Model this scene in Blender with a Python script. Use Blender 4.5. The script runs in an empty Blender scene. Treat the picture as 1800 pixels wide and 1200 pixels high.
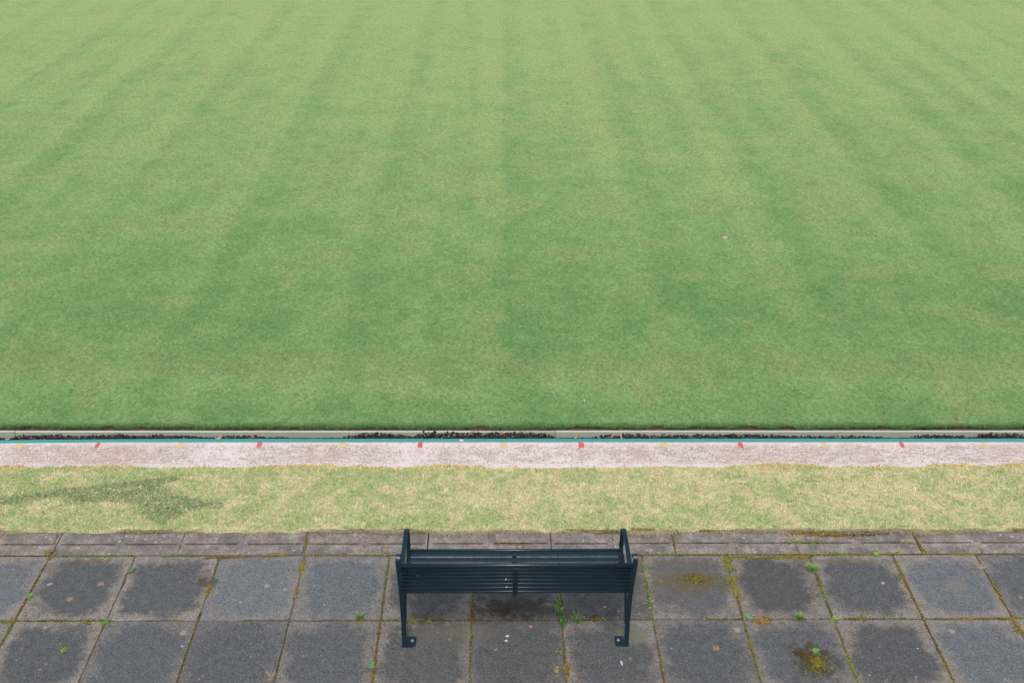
import bpy, math, random
import numpy as np
from mathutils import Vector, Matrix
random.seed(7); rng = np.random.default_rng(7)
sc = bpy.context.scene
C = sc.collection

# ------------------------------------------------------------------ camera
F_PX, PITCH, YAW, ROLL, CAM_H = 1739.74, 0.540786, 0.0155885, 0.009029, 4.94147
Fw = Vector((math.sin(YAW)*math.cos(PITCH), math.cos(YAW)*math.cos(PITCH), -math.sin(PITCH)))
R0 = Vector((math.cos(YAW), -math.sin(YAW), 0)); U0 = R0.cross(Fw)
Rt = R0*math.cos(ROLL)+U0*math.sin(ROLL); Up = -R0*math.sin(ROLL)+U0*math.cos(ROLL)
cd = bpy.data.cameras.new('camera'); cam = bpy.data.objects.new('camera', cd); C.objects.link(cam)
cam.matrix_world = Matrix(((Rt.x, Up.x, -Fw.x, 0), (Rt.y, Up.y, -Fw.y, 0), (Rt.z, Up.z, -Fw.z, CAM_H), (0, 0, 0, 1)))
cd.sensor_width = 36; cd.lens = F_PX/1800*36; cd.clip_start = .1; cd.clip_end = 2000
sc.camera = cam
def at(px, py, z=0.0):
    """where a measured point of the photograph lies on the level z"""
    d = Fw + Rt*((px-900)/F_PX) - Up*((py-600)/F_PX)
    t = (z-CAM_H)/d.z
    return Vector((d.x*t, d.y*t, z))

# ------------------------------------------------------------------ light
SUN_EL, SUN_AZ = math.radians(66), math.radians(184)      # azimuth from +Y towards +X
w = bpy.data.worlds.new('World'); sc.world = w; w.use_nodes = True
nt = w.node_tree; bg = nt.nodes['Background']
sky = nt.nodes.new('ShaderNodeTexSky'); sky.sky_type = 'NISHITA'; sky.sun_disc = False
sky.sun_elevation = SUN_EL; sky.sun_rotation = SUN_AZ
sky.air_density = 1.0; sky.dust_density = 6.0; sky.ozone_density = 1.0
nt.links.new(sky.outputs[0], bg.inputs[0]); bg.inputs[1].default_value = 0.15
sd = bpy.data.lights.new('sun', 'SUN'); sd.energy = 1.5; sd.angle = math.radians(10); sd.color = (1, .95, .87)
so = bpy.data.objects.new('sun', sd); C.objects.link(so)
dv = Vector((math.sin(SUN_AZ)*math.cos(SUN_EL), math.cos(SUN_AZ)*math.cos(SUN_EL), math.sin(SUN_EL)))
so.rotation_euler = dv.to_track_quat('Z', 'Y').to_euler(); so.location = (0, 0, 20)
sc.view_settings.view_transform = 'Standard'; sc.view_settings.look = 'None'
sc.view_settings.exposure = 0.0; sc.view_settings.gamma = 1

# ------------------------------------------------------------------ helpers
def tag(o, label=None, cat=None, group=None, kind=None):
    if label: o['label'] = label
    if cat: o['category'] = cat
    if group: o['group'] = group
    if kind: o['kind'] = kind
    return o
def link(name, me, mat, parent=None):
    o = bpy.data.objects.new(name, me); C.objects.link(o)
    if mat: me.materials.append(mat)
    if parent: o.parent = parent
    return o
def mesh(name, vs, fs, smooth=False):
    me = bpy.data.meshes.new(name); me.from_pydata([tuple(v) for v in vs], [], fs); me.update()
    if smooth: me.polygons.foreach_set('use_smooth', [True]*len(me.polygons))
    return me
def np_mesh(name, V, F, col=None, smooth=False):
    """V (n,3), F (m,k): one mesh of equal faces, colour per vertex"""
    me = bpy.data.meshes.new(name); n, k = F.shape
    me.vertices.add(len(V)); me.vertices.foreach_set('co', V.astype(np.float32).ravel())
    me.loops.add(n*k); me.loops.foreach_set('vertex_index', F.astype(np.int32).ravel())
    me.polygons.add(n); me.polygons.foreach_set('loop_start', np.arange(0, n*k, k, dtype=np.int32))
    me.polygons.foreach_set('loop_total', np.full(n, k, dtype=np.int32))
    if smooth: me.polygons.foreach_set('use_smooth', np.ones(n, bool))
    me.update(calc_edges=True)
    if col is not None:
        a = me.color_attributes.new('Col', 'FLOAT_COLOR', 'POINT')
        c = np.ones((len(V), 4), np.float32); c[:, :3] = col; a.data.foreach_set('color', c.ravel())
    return me
def vnoise(x, y, seed=0):
    """smooth value noise in -1..1"""
    xi = np.floor(x).astype(np.int64); yi = np.floor(y).astype(np.int64); fx = x-xi; fy = y-yi
    fx = fx*fx*(3-2*fx); fy = fy*fy*(3-2*fy)
    def h(a, b):
        n = (a*374761393+b*668265263+seed*974711) & 0xffffffff
        n = ((n ^ (n >> 13))*1274126177) & 0xffffffff
        return ((n ^ (n >> 16)) & 0xffff)/32768.0-1
    return (h(xi, yi)*(1-fx)+h(xi+1, yi)*fx)*(1-fy)+(h(xi, yi+1)*(1-fx)+h(xi+1, yi+1)*fx)*fy

class G:
    """tiny node-graph helper"""
    def __init__(s, name):
        s.m = bpy.data.materials.new(name); s.m.use_nodes = True; s.t = s.m.node_tree
        s.b = s.t.nodes['Principled BSDF']; s.tc = s.t.nodes.new('ShaderNodeTexCoord')
        s.b.inputs['Specular IOR Level'].default_value = .3
    def n(s, typ, **kw):
        nd = s.t.nodes.new(typ)
        for k, v in kw.items(): setattr(nd, k, v)
        return nd
    def put(s, sock, v):
        if isinstance(v, bpy.types.NodeSocket): s.t.links.new(v, sock)
        elif v is not None: sock.default_value = v
    def vec(s, scale=(1, 1, 1), rot=0.0, loc=(0, 0, 0), src=None):
        m = s.n('ShaderNodeMapping'); s.put(m.inputs[0], src or s.tc.outputs['Object'])
        m.inputs['Scale'].default_value = scale; m.inputs['Rotation'].default_value = (0, 0, rot); m.inputs['Location'].default_value = loc
        return m.outputs[0]
    def noise(s, scale, detail=2, rough=.55, vec=None, dist=0.0):
        n = s.n('ShaderNodeTexNoise'); s.put(n.inputs['Vector'], vec or s.tc.outputs['Object'])
        n.inputs['Scale'].default_value = scale; n.inputs['Detail'].default_value = detail
        n.inputs['Roughness'].default_value = rough; n.inputs['Distortion'].default_value = dist
        return n.outputs[0]
    def vor(s, scale, vec=None, feat='F1'):
        n = s.n('ShaderNodeTexVoronoi', feature=feat); s.put(n.inputs['Vector'], vec or s.tc.outputs['Object'])
        n.inputs['Scale'].default_value = scale
        return n.outputs['Distance'], n.outputs['Color']
    def ramp(s, v, a, b, lo=0.0, hi=1.0, smooth=True):
        n = s.n('ShaderNodeMapRange', interpolation_type='SMOOTHSTEP' if smooth else 'LINEAR')
        s.put(n.inputs['Value'], v)
        for i, x in zip((1, 2, 3, 4), (a, b, lo, hi)): n.inputs[i].default_value = x
        return n.outputs[0]
    def mix(s, f, a, b, mode='MIX'):
        n = s.n('ShaderNodeMix', data_type='RGBA', blend_type=mode); s.put(n.inputs[0], f)
        for i, v in ((6, a), (7, b)):
            s.put(n.inputs[i], v if isinstance(v, bpy.types.NodeSocket) else (*v, 1))
        return n.outputs[2]
    def math(s, op, a, b=None, c=None):
        n = s.n('ShaderNodeMath', operation=op)
        for i, v in enumerate((a, b, c)):
            if v is not None: s.put(n.inputs[i], v)
        return n.outputs[0]
    def bump(s, h, dist, strength=1.0, nrm=None):
        n = s.n('ShaderNodeBump'); s.put(n.inputs['Height'], h); n.inputs['Distance'].default_value = dist
        n.inputs['Strength'].default_value = strength; s.put(n.inputs['Normal'], nrm)
        return n.outputs[0]
    def attr(s, name):
        n = s.n('ShaderNodeAttribute', attribute_name=name); return n.outputs['Color']
    def sep(s, v):
        n = s.n('ShaderNodeSeparateXYZ'); s.put(n.inputs[0], v); return n.outputs
    def out(s, col=None, rough=.8, nrm=None, **kw):
        s.put(s.b.inputs['Base Color'], col if isinstance(col, bpy.types.NodeSocket) or col is None else (*col, 1))
        s.put(s.b.inputs['Roughness'], rough); s.put(s.b.inputs['Normal'], nrm)
        for k, v in kw.items(): s.put(s.b.inputs[k.replace('_', ' ')], v)
        return s.m

# ------------------------------------------------------------------ materials
def m_turf():
    g = G('mown_turf')
    xyz = g.sep(g.tc.outputs['Object'])
    wob = g.noise(.35, 2)
    # mower stripes running away from the ditch, soft and uneven
    xs = g.math('ADD', xyz[0], g.math('MULTIPLY', g.math('SUBTRACT', wob, .5), .16))
    sn = g.math('SINE', g.math('MULTIPLY', g.math('ADD', xs, .75), 2*math.pi/1.64))
    st = g.math('MULTIPLY', g.ramp(sn, -.45, .45), g.ramp(g.noise(.5, 2, .5, g.vec((1.6, .3, 1), 0, (7, 1, 0))), .35, .65, .45, 1.3))
    un = g.noise(1.0, 3, .6, g.vec((1.4, .035, 1)))
    dg = g.noise(1.0, 2, .5, g.vec((.9, .06, 1), math.radians(24)))
    dg2 = g.noise(1.0, 2, .5, g.vec((.8, .05, 1), math.radians(-28), (4, 2, 0)))
    big = g.noise(.38, 4, .6, g.vec((.8, 1.1, 1)))
    med = g.noise(1.9, 4, .62, g.vec((1, .8, 1)))
    bd = lambda c_, h_: g.ramp(g.math('ABSOLUTE', g.math('DIVIDE', g.math('SUBTRACT', g.math('ADD', xyz[1], g.math('MULTIPLY', g.math('SUBTRACT', g.noise(.9, 3), .5), 1.4)), c_), h_)), 0, 1, 1, 0)
    s2 = g.ramp(g.math('SINE', g.math('MULTIPLY', g.math('ADD', xs, .35), 2*math.pi/.82)), -.5, .5)
    far = g.ramp(xyz[1], 7.5, 13, .45, 1.0)
    v = g.math('ADD', g.math('MULTIPLY', g.math('MULTIPLY_ADD', st, .12, g.math('MULTIPLY', s2, .12)), far), .32)
    v = g.math('MULTIPLY_ADD', bd(9.1, 1.6), -.11, v)
    v = g.math('MULTIPLY_ADD', bd(7.65, .55), .20, v)
    v = g.math('MULTIPLY_ADD', g.noise(1.0, 2, .5, g.vec((3.4, .03, 1), 0, (2, 0, 0))), .22, g.math('MULTIPLY_ADD', un, .20, v))
    v = g.math('MULTIPLY_ADD', dg, .18, v)
    v = g.math('MULTIPLY_ADD', dg2, .18, v)
    v = g.math('MULTIPLY_ADD', big, .38, v)
    v = g.math('MULTIPLY_ADD', med, .85, v)
    v = g.math('MULTIPLY_ADD', g.math('SUBTRACT', g.noise(7, 6, .78, g.vec((.8, 1, 1))), .5), 1.0, v)
    dry = g.ramp(xyz[1], 7.0, 21.0, -.04, .50, False)          # paler with distance: grazing light and haze put into the turf colour
    v = g.math('ADD', v, dry)  # dry is the painted paling with distance (grazing light and haze), not dryness
    f = g.ramp(v, .98, 1.98, 0, 1, False)
    col = g.mix(f, (.076, .222, .064), (.270, .404, .148))
    # tan thatch showing through
    th = g.ramp(g.math('ADD', g.noise(1.1, 5, .7, g.vec((1, 1.25, 1), 0, (9, 3, 0))), g.math('MULTIPLY', dry, .12)), .48, .72, 0, .72)  # dry: painted paling with distance, as above
    RV = g.vec((1, .85, 1), math.radians(37)); grain2 = g.noise(26, 5, .8, RV)
    th = g.math('MULTIPLY', th, g.ramp(grain2, .40, .60))
    col = g.mix(th, col, (.335, .345, .15))
    yel = g.ramp(g.noise(2.6, 4, .7, g.vec((1, 1, 1), 0, (1, 8, 0))), .56, .74, 0, .5)
    col = g.mix(g.math('MULTIPLY', yel, g.ramp(g.noise(60, 2), .42, .6)), col, (.19, .26, .07))
    # worn brownish edge a couple of hands from the ditch
    band = g.math('SUBTRACT', 1.0, g.math('ABSOLUTE', g.math('DIVIDE', g.math('SUBTRACT', xyz[1], 7.85), .75)))
    wn = g.ramp(g.math('MULTIPLY', g.ramp(band, 0, 1), g.noise(2.2, 4, .65)), .22, .62, 0, .45)
    col = g.mix(g.math('MULTIPLY', wn, g.ramp(g.noise(45, 3), .35, .65)), col, (.20, .20, .09))
    dp = g.ramp(g.math('ADD', g.noise(1.5, 5, .7, g.vec((.8, 1.2, 1), 0, (2, 7, 0))), g.math('MULTIPLY', dry, -.12)), .55, .74, 0, .24)  # dry: painted paling with distance, as above
    col = g.mix(g.math('MULTIPLY', dp, g.ramp(grain2, .62, .42)), col, (.028, .13, .040))
    # blades
    RW = g.vec((.9, 1, 1), math.radians(-29)); fine = g.noise(140, 3, .75, RW, .6)
    fine2 = g.noise(390, 2, .7, RV)
    mid = g.noise(31, 6, .85, RV, .5)
    gr = g.math('ADD', g.ramp(fine, .28, .72, .50, 1.50, False), g.ramp(fine2, .3, .7, -.35, .35, False))
    gr = g.math('ADD', gr, g.ramp(mid, .30, .70, -.58, .58, False))
    sd_, sc_ = g.vor(70, g.vec((1, .8, 0), math.radians(37))); s3 = g.sep(sc_)
    col = g.mix(g.math('MULTIPLY', g.ramp(sd_, .2, .5, .8, 0), g.math('GREATER_THAN', s3[0], .80)), col, g.mix(s3[1], (.34, .31, .15), (.24, .34, .09)))
    col = g.mix(g.math('MULTIPLY', g.ramp(sd_, .2, .5, .6, 0), g.math('LESS_THAN', s3[0], .14)), col, (.03, .10, .035))
    gr = g.math('MAXIMUM', gr, .12)
    gc = g.n('ShaderNodeCombineColor')
    for i in range(3): g.put(gc.inputs[i], gr)
    col = g.mix(1.0, col, gc.outputs[0], 'MULTIPLY')
    hh = g.math('ADD', fine, fine2)
    return g.out(col, .9, g.bump(g.math('ADD', hh, mid), .008, .8), Sheen_Weight=.12, Sheen_Roughness=.5, Sheen_Tint=(.85, 1, .7, 1), Specular_IOR_Level=.1)

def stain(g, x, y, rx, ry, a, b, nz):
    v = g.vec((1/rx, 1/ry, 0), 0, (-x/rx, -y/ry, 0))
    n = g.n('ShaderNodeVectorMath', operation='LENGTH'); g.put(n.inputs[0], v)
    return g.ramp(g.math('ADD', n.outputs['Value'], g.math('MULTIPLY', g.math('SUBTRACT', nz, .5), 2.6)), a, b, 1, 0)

def m_slab():
    g = G('paving_concrete')
    uv = g.n('ShaderNodeUVMap', uv_map='UVMap').outputs[0]
    su = g.sep(uv); at_ = g.sep(g.attr('Col'))           # tint, border strength, hue
    nz = g.noise(5.5, 4, .62); nz2 = g.noise(17, 4, .65); fine = g.noise(150, 4, .8); vf = g.noise(380, 2, .7)
    p4 = lambda s: g.math('POWER', g.math('ABSOLUTE', g.math('MULTIPLY', g.math('SUBTRACT', s, .5), 2.0)), 3.2)
    d = g.math('POWER', g.math('ADD', p4(su[0]), p4(su[1])), 1/3.2)
    d = g.math('MULTIPLY_ADD', g.math('SUBTRACT', nz, .5), 1.0, d)
    d = g.math('MULTIPLY_ADD', g.math('SUBTRACT', nz2, .5), .3, d)
    edge = g.math('MULTIPLY', g.ramp(d, .68, 1.06), at_[1])
    dark = g.mix(at_[2], (.072, .075, .074), (.088, .101, .112))
    col = g.mix(at_[0], dark, (.126, .141, .156))
    col = g.mix(edge, col, (.205, .188, .168))
    mott = g.ramp(nz2, .3, .7, .84, 1.16, False)
    gr = g.math('MULTIPLY', mott, g.math('ADD', g.ramp(fine, .3, .7, .45, 1.55, False), g.math('ADD', g.ramp(vf, .38, .62, -.35, .35, False), g.ramp(g.noise(62, 5, .9, g.vec((1, 1, 1), .6)), .36, .64, -.45, .45, False))))
    gc = g.n('ShaderNodeCombineColor')
    for i in range(3): g.put(gc.inputs[i], gr)
    col = g.mix(1.0, col, gc.outputs[0], 'MULTIPLY')
    # exposed aggregate flecks, pale and pinkish
    dd, cc = g.vor(85); cs = g.sep(cc)
    fl = g.math('MULTIPLY', g.ramp(dd, .16, .34, 1, 0), g.ramp(cs[0], .86, .92))
    col = g.mix(g.math('MULTIPLY', fl, .42), col, g.mix(cs[1], (.40, .36, .34), (.36, .22, .15)))
    # lichen discs
    dd, cc = g.vor(7.0, g.vec((1, 1, 0))); cs = g.sep(cc)
    rr = g.math('MULTIPLY', cs[1], .17)
    li = g.math('MULTIPLY', g.math('LESS_THAN', g.math('MULTIPLY_ADD', g.math('SUBTRACT', g.noise(60, 2), .5), .10, dd), rr), g.math('GREATER_THAN', cs[0], .66))
    col = g.mix(g.math('MULTIPLY', li, .55), col, g.mix(cs[2], (.36, .30, .24), (.33, .23, .15)))
    dd, cc = g.vor(22.0, g.vec((1, 1, 0), .4)); cs = g.sep(cc)
    patch = g.ramp(g.noise(1.7, 2, .5, g.vec(loc=(3, 1, 0))), .48, .62)
    li = g.math('MULTIPLY', g.math('LESS_THAN', g.math('MULTIPLY_ADD', g.math('SUBTRACT', g.noise(90, 2), .5), .18, dd), g.math('MULTIPLY', cs[1], .24)), g.math('GREATER_THAN', cs[0], .55))
    col = g.mix(g.math('MULTIPLY', g.math('MULTIPLY', li, patch), .6), col, g.mix(cs[2], (.42, .36, .32), (.34, .22, .15)))
    # algae films and dirt with a shape of their own
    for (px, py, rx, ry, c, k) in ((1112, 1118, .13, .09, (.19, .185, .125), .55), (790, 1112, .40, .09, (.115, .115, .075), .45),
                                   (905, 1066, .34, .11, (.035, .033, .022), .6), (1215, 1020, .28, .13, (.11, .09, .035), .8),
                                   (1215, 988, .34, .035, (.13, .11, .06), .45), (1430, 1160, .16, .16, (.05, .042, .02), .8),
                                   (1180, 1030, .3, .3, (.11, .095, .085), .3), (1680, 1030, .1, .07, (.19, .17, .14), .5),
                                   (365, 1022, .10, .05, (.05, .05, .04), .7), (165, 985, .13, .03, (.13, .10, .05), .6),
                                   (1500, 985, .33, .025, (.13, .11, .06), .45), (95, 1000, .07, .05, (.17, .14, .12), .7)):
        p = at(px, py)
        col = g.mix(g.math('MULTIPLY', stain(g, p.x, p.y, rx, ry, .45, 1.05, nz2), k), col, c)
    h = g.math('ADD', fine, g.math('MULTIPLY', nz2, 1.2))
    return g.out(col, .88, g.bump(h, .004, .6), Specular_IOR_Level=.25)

def m_kerb():
    g = G('kerb_concrete')
    a = g.noise(9, 4, .65); fine = g.noise(75, 6, .9); lo = g.noise(2.2, 3)
    col = g.mix(g.ramp(a, .35, .7), (.150, .138, .128), (.28, .255, .23))
    col = g.mix(g.ramp(lo, .4, .7, 0, .6), col, (.12, .105, .10))
    gr = g.ramp(fine, .36, .64, .45, 1.55, False); gc = g.n('ShaderNodeCombineColor')
    for i in range(3): g.put(gc.inputs[i], gr)
    col = g.mix(1.0, col, gc.outputs[0], 'MULTIPLY')
    dd, cc = g.vor(26, g.vec((1, 1.3, 0))); cs = g.sep(cc)
    li = g.math('MULTIPLY', g.math('LESS_THAN', g.math('MULTIPLY_ADD', g.math('SUBTRACT', g.noise(70, 2), .5), .25, dd), g.math('MULTIPLY', cs[1], .40)), g.math('GREATER_THAN', cs[0], .55))
    col = g.mix(g.math('MULTIPLY', li, .6), col, g.mix(g.ramp(cs[2], .7, .8), (.44, .40, .37), (.42, .27, .16)))
    return g.out(col, .9, g.bump(g.math('ADD', fine, a), .005, .6), Specular_IOR_Level=.25)

def m_path():
    g = G('worn_white_paint')
    reg = g.noise(.8, 3, .6, g.vec((1, .4, 1)))
    xyz = g.sep(g.tc.outputs['Object'])
    brush = g.noise(1, 4, .7, g.vec((10, 70, 1)))
    grit = g.noise(75, 4, .75, g.vec((.8, 1.1, 1))); blot = g.noise(9, 4, .7, g.vec((.7, 1.3, 1)))
    pits = g.math('MULTIPLY_ADD', g.math('SUBTRACT', brush, .5), g.ramp(g.noise(.6, 2, .5, g.vec((1, .2, 1), 0, (3, 0, 0))), .4, .6, .15, .8), grit)
    th = g.math('MULTIPLY_ADD', g.math('SUBTRACT', reg, .5), .55, g.math('MULTIPLY', blot, .40))
    worn = g.ramp(g.math('ADD', pits, th), .64, .78)
    e = g.math('ABSOLUTE', g.math('SUBTRACT', xyz[1], 6.44))                # paint lasted best along both edges
    worn = g.math('MULTIPLY', worn, g.ramp(e, .09, .155, 1, .35))
    col = g.mix(worn, (.64, .59, .57), (.44, .335, .29))
    dk = g.ramp(g.math('ADD', grit, g.math('MULTIPLY', g.noise(28, 3, .7, g.vec((1, 1, 1), 0, (5, 5, 0))), .5)), .86, .95)
    col = g.mix(g.math('MULTIPLY', dk, .7), col, (.10, .085, .085))
    crack = g.ramp(g.math('ABSOLUTE', g.math('SUBTRACT', g.math('ADD', xyz[0], g.math('MULTIPLY', g.noise(12, 3), .03)), 1.56)), .001, .004, .5, 0)
    col = g.mix(crack, col, (.3, .24, .22))
    h = g.math('SUBTRACT', g.math('MULTIPLY', g.noise(160, 3, .7), .5), g.math('MULTIPLY', worn, .5))
    return g.out(col, .85, g.bump(h, .005, .8), Specular_IOR_Level=.25)

def m_plain(name, c, rough=.6, var=.15, scale=30, bump=.001, c2=None, **kw):
    g = G(name); n = g.noise(scale, 4, .65)
    col = g.mix(g.ramp(n, .3, .7, 0, 1, False), tuple(x*(1-var) for x in c), tuple(min(1, x*(1+var)) for x in c))
    if c2: col = g.mix(g.ramp(g.noise(scale*.25, 4, .7), .52, .68), col, c2)
    return g.out(col, rough, g.bump(n, bump, .5), **kw)

def m_attr(name, rough=.75, trans=0.0, spec=.2):
    g = G(name)
    m = g.out(g.attr('Col'), rough, None, Specular_IOR_Level=spec)
    if trans:
        tr = g.n('ShaderNodeBsdfTranslucent'); g.put(tr.inputs[0], g.attr('Col'))
        mx = g.n('ShaderNodeMixShader'); mx.inputs[0].default_value = trans
        g.t.links.new(g.b.outputs[0], mx.inputs[1]); g.t.links.new(tr.outputs[0], mx.inputs[2])
        g.t.links.new(mx.outputs[0], g.t.nodes['Material Output'].inputs[0])
    return m

def m_board(name, a, b, spots):
    g = G(name)
    gr = g.noise(1, 4, .6, g.vec((2.5, 60, 60))); n = g.noise(14, 4, .7)
    col = g.mix(g.ramp(gr, .3, .7, 0, 1, False), a, b)
    col = g.mix(g.math('MULTIPLY', g.ramp(n, .56, .72), .5), col, spots)
    return g.out(col, .55, g.bump(gr, .001, .5))

def m_bench():
    g = G('bench_paint')
    n = g.noise(40, 4, .7); n2 = g.noise(6, 3)
    col = g.mix(g.ramp(n2, .3, .7), (.0035, .019, .031), (.006, .027, .043))
    sp = g.ramp(g.noise(95, 3, .8), .66, .74, 0, .35)
    col = g.mix(sp, col, (.06, .09, .10))
    dust = g.ramp(n, .5, .75, 0, .08)
    col = g.mix(dust, col, (.08, .12, .14))
    return g.out(col, g.ramp(n2, .3, .7, .27, .36, False), g.bump(g.noise(180, 2), .0006, .4), Specular_IOR_Level=.5)

M_TURF, M_SLAB, M_KERB, M_PATH, M_BENCH = m_turf(), m_slab(), m_kerb(), m_path(), m_bench()
M_BLADE = m_attr('grass_blades', .65, .25)
M_MOSS = m_attr('moss', .95)
M_CHUNK = m_attr('gravel_chunks', .7, 0, .35)
M_SOIL = m_plain('soil', (.11, .078, .055), .95, .5, 60, .006, (.03, .022, .016))
M_THATCH = m_plain('verge_thatch', (.50, .43, .26), .95, .35, 120, .004, (.30, .34, .14))
M_GROUT = m_plain('joint_dirt', (.12, .095, .075), .95, .5, 40, .004, (.045, .03, .02))
M_FIELD = m_plain('far_grass', (.12, .22, .07), .95, .3, 3, .01)
M_DITCH = m_plain('ditch_bed', (.030, .024, .022), .95, .5, 50, .006)
M_TEAL = m_board('teal_paint', (.048, .26, .255), (.060, .30, .29), (.07, .21, .20))
M_SAGE = m_board('sage_treated_timber', (.40, .45, .38), (.49, .54, .45), (.30, .36, .25))
M_SAGE2 = m_board('mossy_timber', (.33, .38, .29), (.42, .47, .37), (.24, .28, .17))
M_STEEL = m_plain('zinc', (.30, .29, .28), .5, .15, 200, .0005, None, Metallic=.4)
M_RED = m_plain('faded_red_paint', (.54, .11, .115), .7, .10, 120, .001, (.50, .14, .14))
M_YEL = m_plain('faded_yellow_paint', (.56, .44, .22), .75, .08, 120, .001, (.54, .46, .30))
M_WHITE = m_plain('chalky_white', (.55, .55, .60), .8, .05, 200, .001)
M_GREY = m_plain('weathered_white', (.30, .30, .31), .85, .15, 150, .001)
M_PINK = m_plain('pale_pink', (.52, .40, .36), .8, .1, 200, .001)
M_LEAF = m_plain('dry_leaf', (.46, .25, .14), .8, .3, 60, .001, (.60, .42, .26))
M_PEBBLE = m_plain('terracotta_chip', (.48, .24, .15), .85, .2, 120, .001)

# ------------------------------------------------------------------ measured lines of the place
XR = 21.0
J0, JY, S = -3.17785, 4.65963, .6              # slab grid: column origin, row joint, slab size
Y_FRONT = 5.271; Y_SLOT = 5.388; Y_KBACK = 5.503; Y_GBACK = 6.272
Y_T0, Y_T1 = 6.606, 6.650                        # teal board
Y_BOARD = 6.868; Z_BT = -.068; Z_TURF = -.026; Y_TURF = 6.885; Z_BED = -.142
def sheet(name, x0, x1, y0, y1, z, mat, kind='structure'):
    o = link(name, mesh(name, [(x0, y0, z), (x1, y0, z), (x1, y1, z), (x0, y1, z)], [(0, 1, 2, 3)]), mat)
    return tag(o, kind=kind)
sheet('ground', -400, 400, -400, 400, -.30, M_FIELD)
sheet('pavement_bed', -XR, XR, -2.5, Y_FRONT+.02, -.007, M_GROUT)
sheet('kerb_bed', -XR, XR, Y_FRONT-.02, Y_KBACK+.03, -.045, M_DITCH)
sheet('ditch_floor', -XR, XR, Y_T0-.02, Y_TURF+.01, Z_BED, M_DITCH)

# bowling green: level lawn with a cut soil face to the ditch
nx = 900; xs = np.linspace(-XR, XR, nx)
jy = Y_TURF + .004*vnoise(xs*9, xs*0, 3) + .003*vnoise(xs*31, xs*0, 4)
V = []; Fc = []
for i, x in enumerate(xs): V += [(x, jy[i], Z_TURF-.004), (x, jy[i]+.014, Z_TURF), (x, 48, Z_TURF)]
for i in range(nx-1):
    a = i*3; Fc += [(a, a+3, a+4, a+1), (a+1, a+4, a+5, a+2)]
tag(link('bowling_green', mesh('bowling_green', V, Fc), M_TURF), kind='structure')
V = []; Fc = []
for i, x in enumerate(xs):
    n = .006*vnoise(np.array([x*14.]), np.array([1.]), 5)[0]
    V += [(x, jy[i]+.002, Z_TURF-.005), (x, jy[i]+.006+n, (Z_TURF+Z_BT)/2-.004), (x, Y_BOARD+.014, Z_BT-.012), (x, Y_BOARD+.014, -.16)]
for i in range(nx-1):
    for k in range(3):
        a = i*4+k; Fc.append((a+1, a+5, a+4, a))
tag(link('soil_bank', mesh('soil_bank', V, Fc), M_SOIL), kind='structure')

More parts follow.
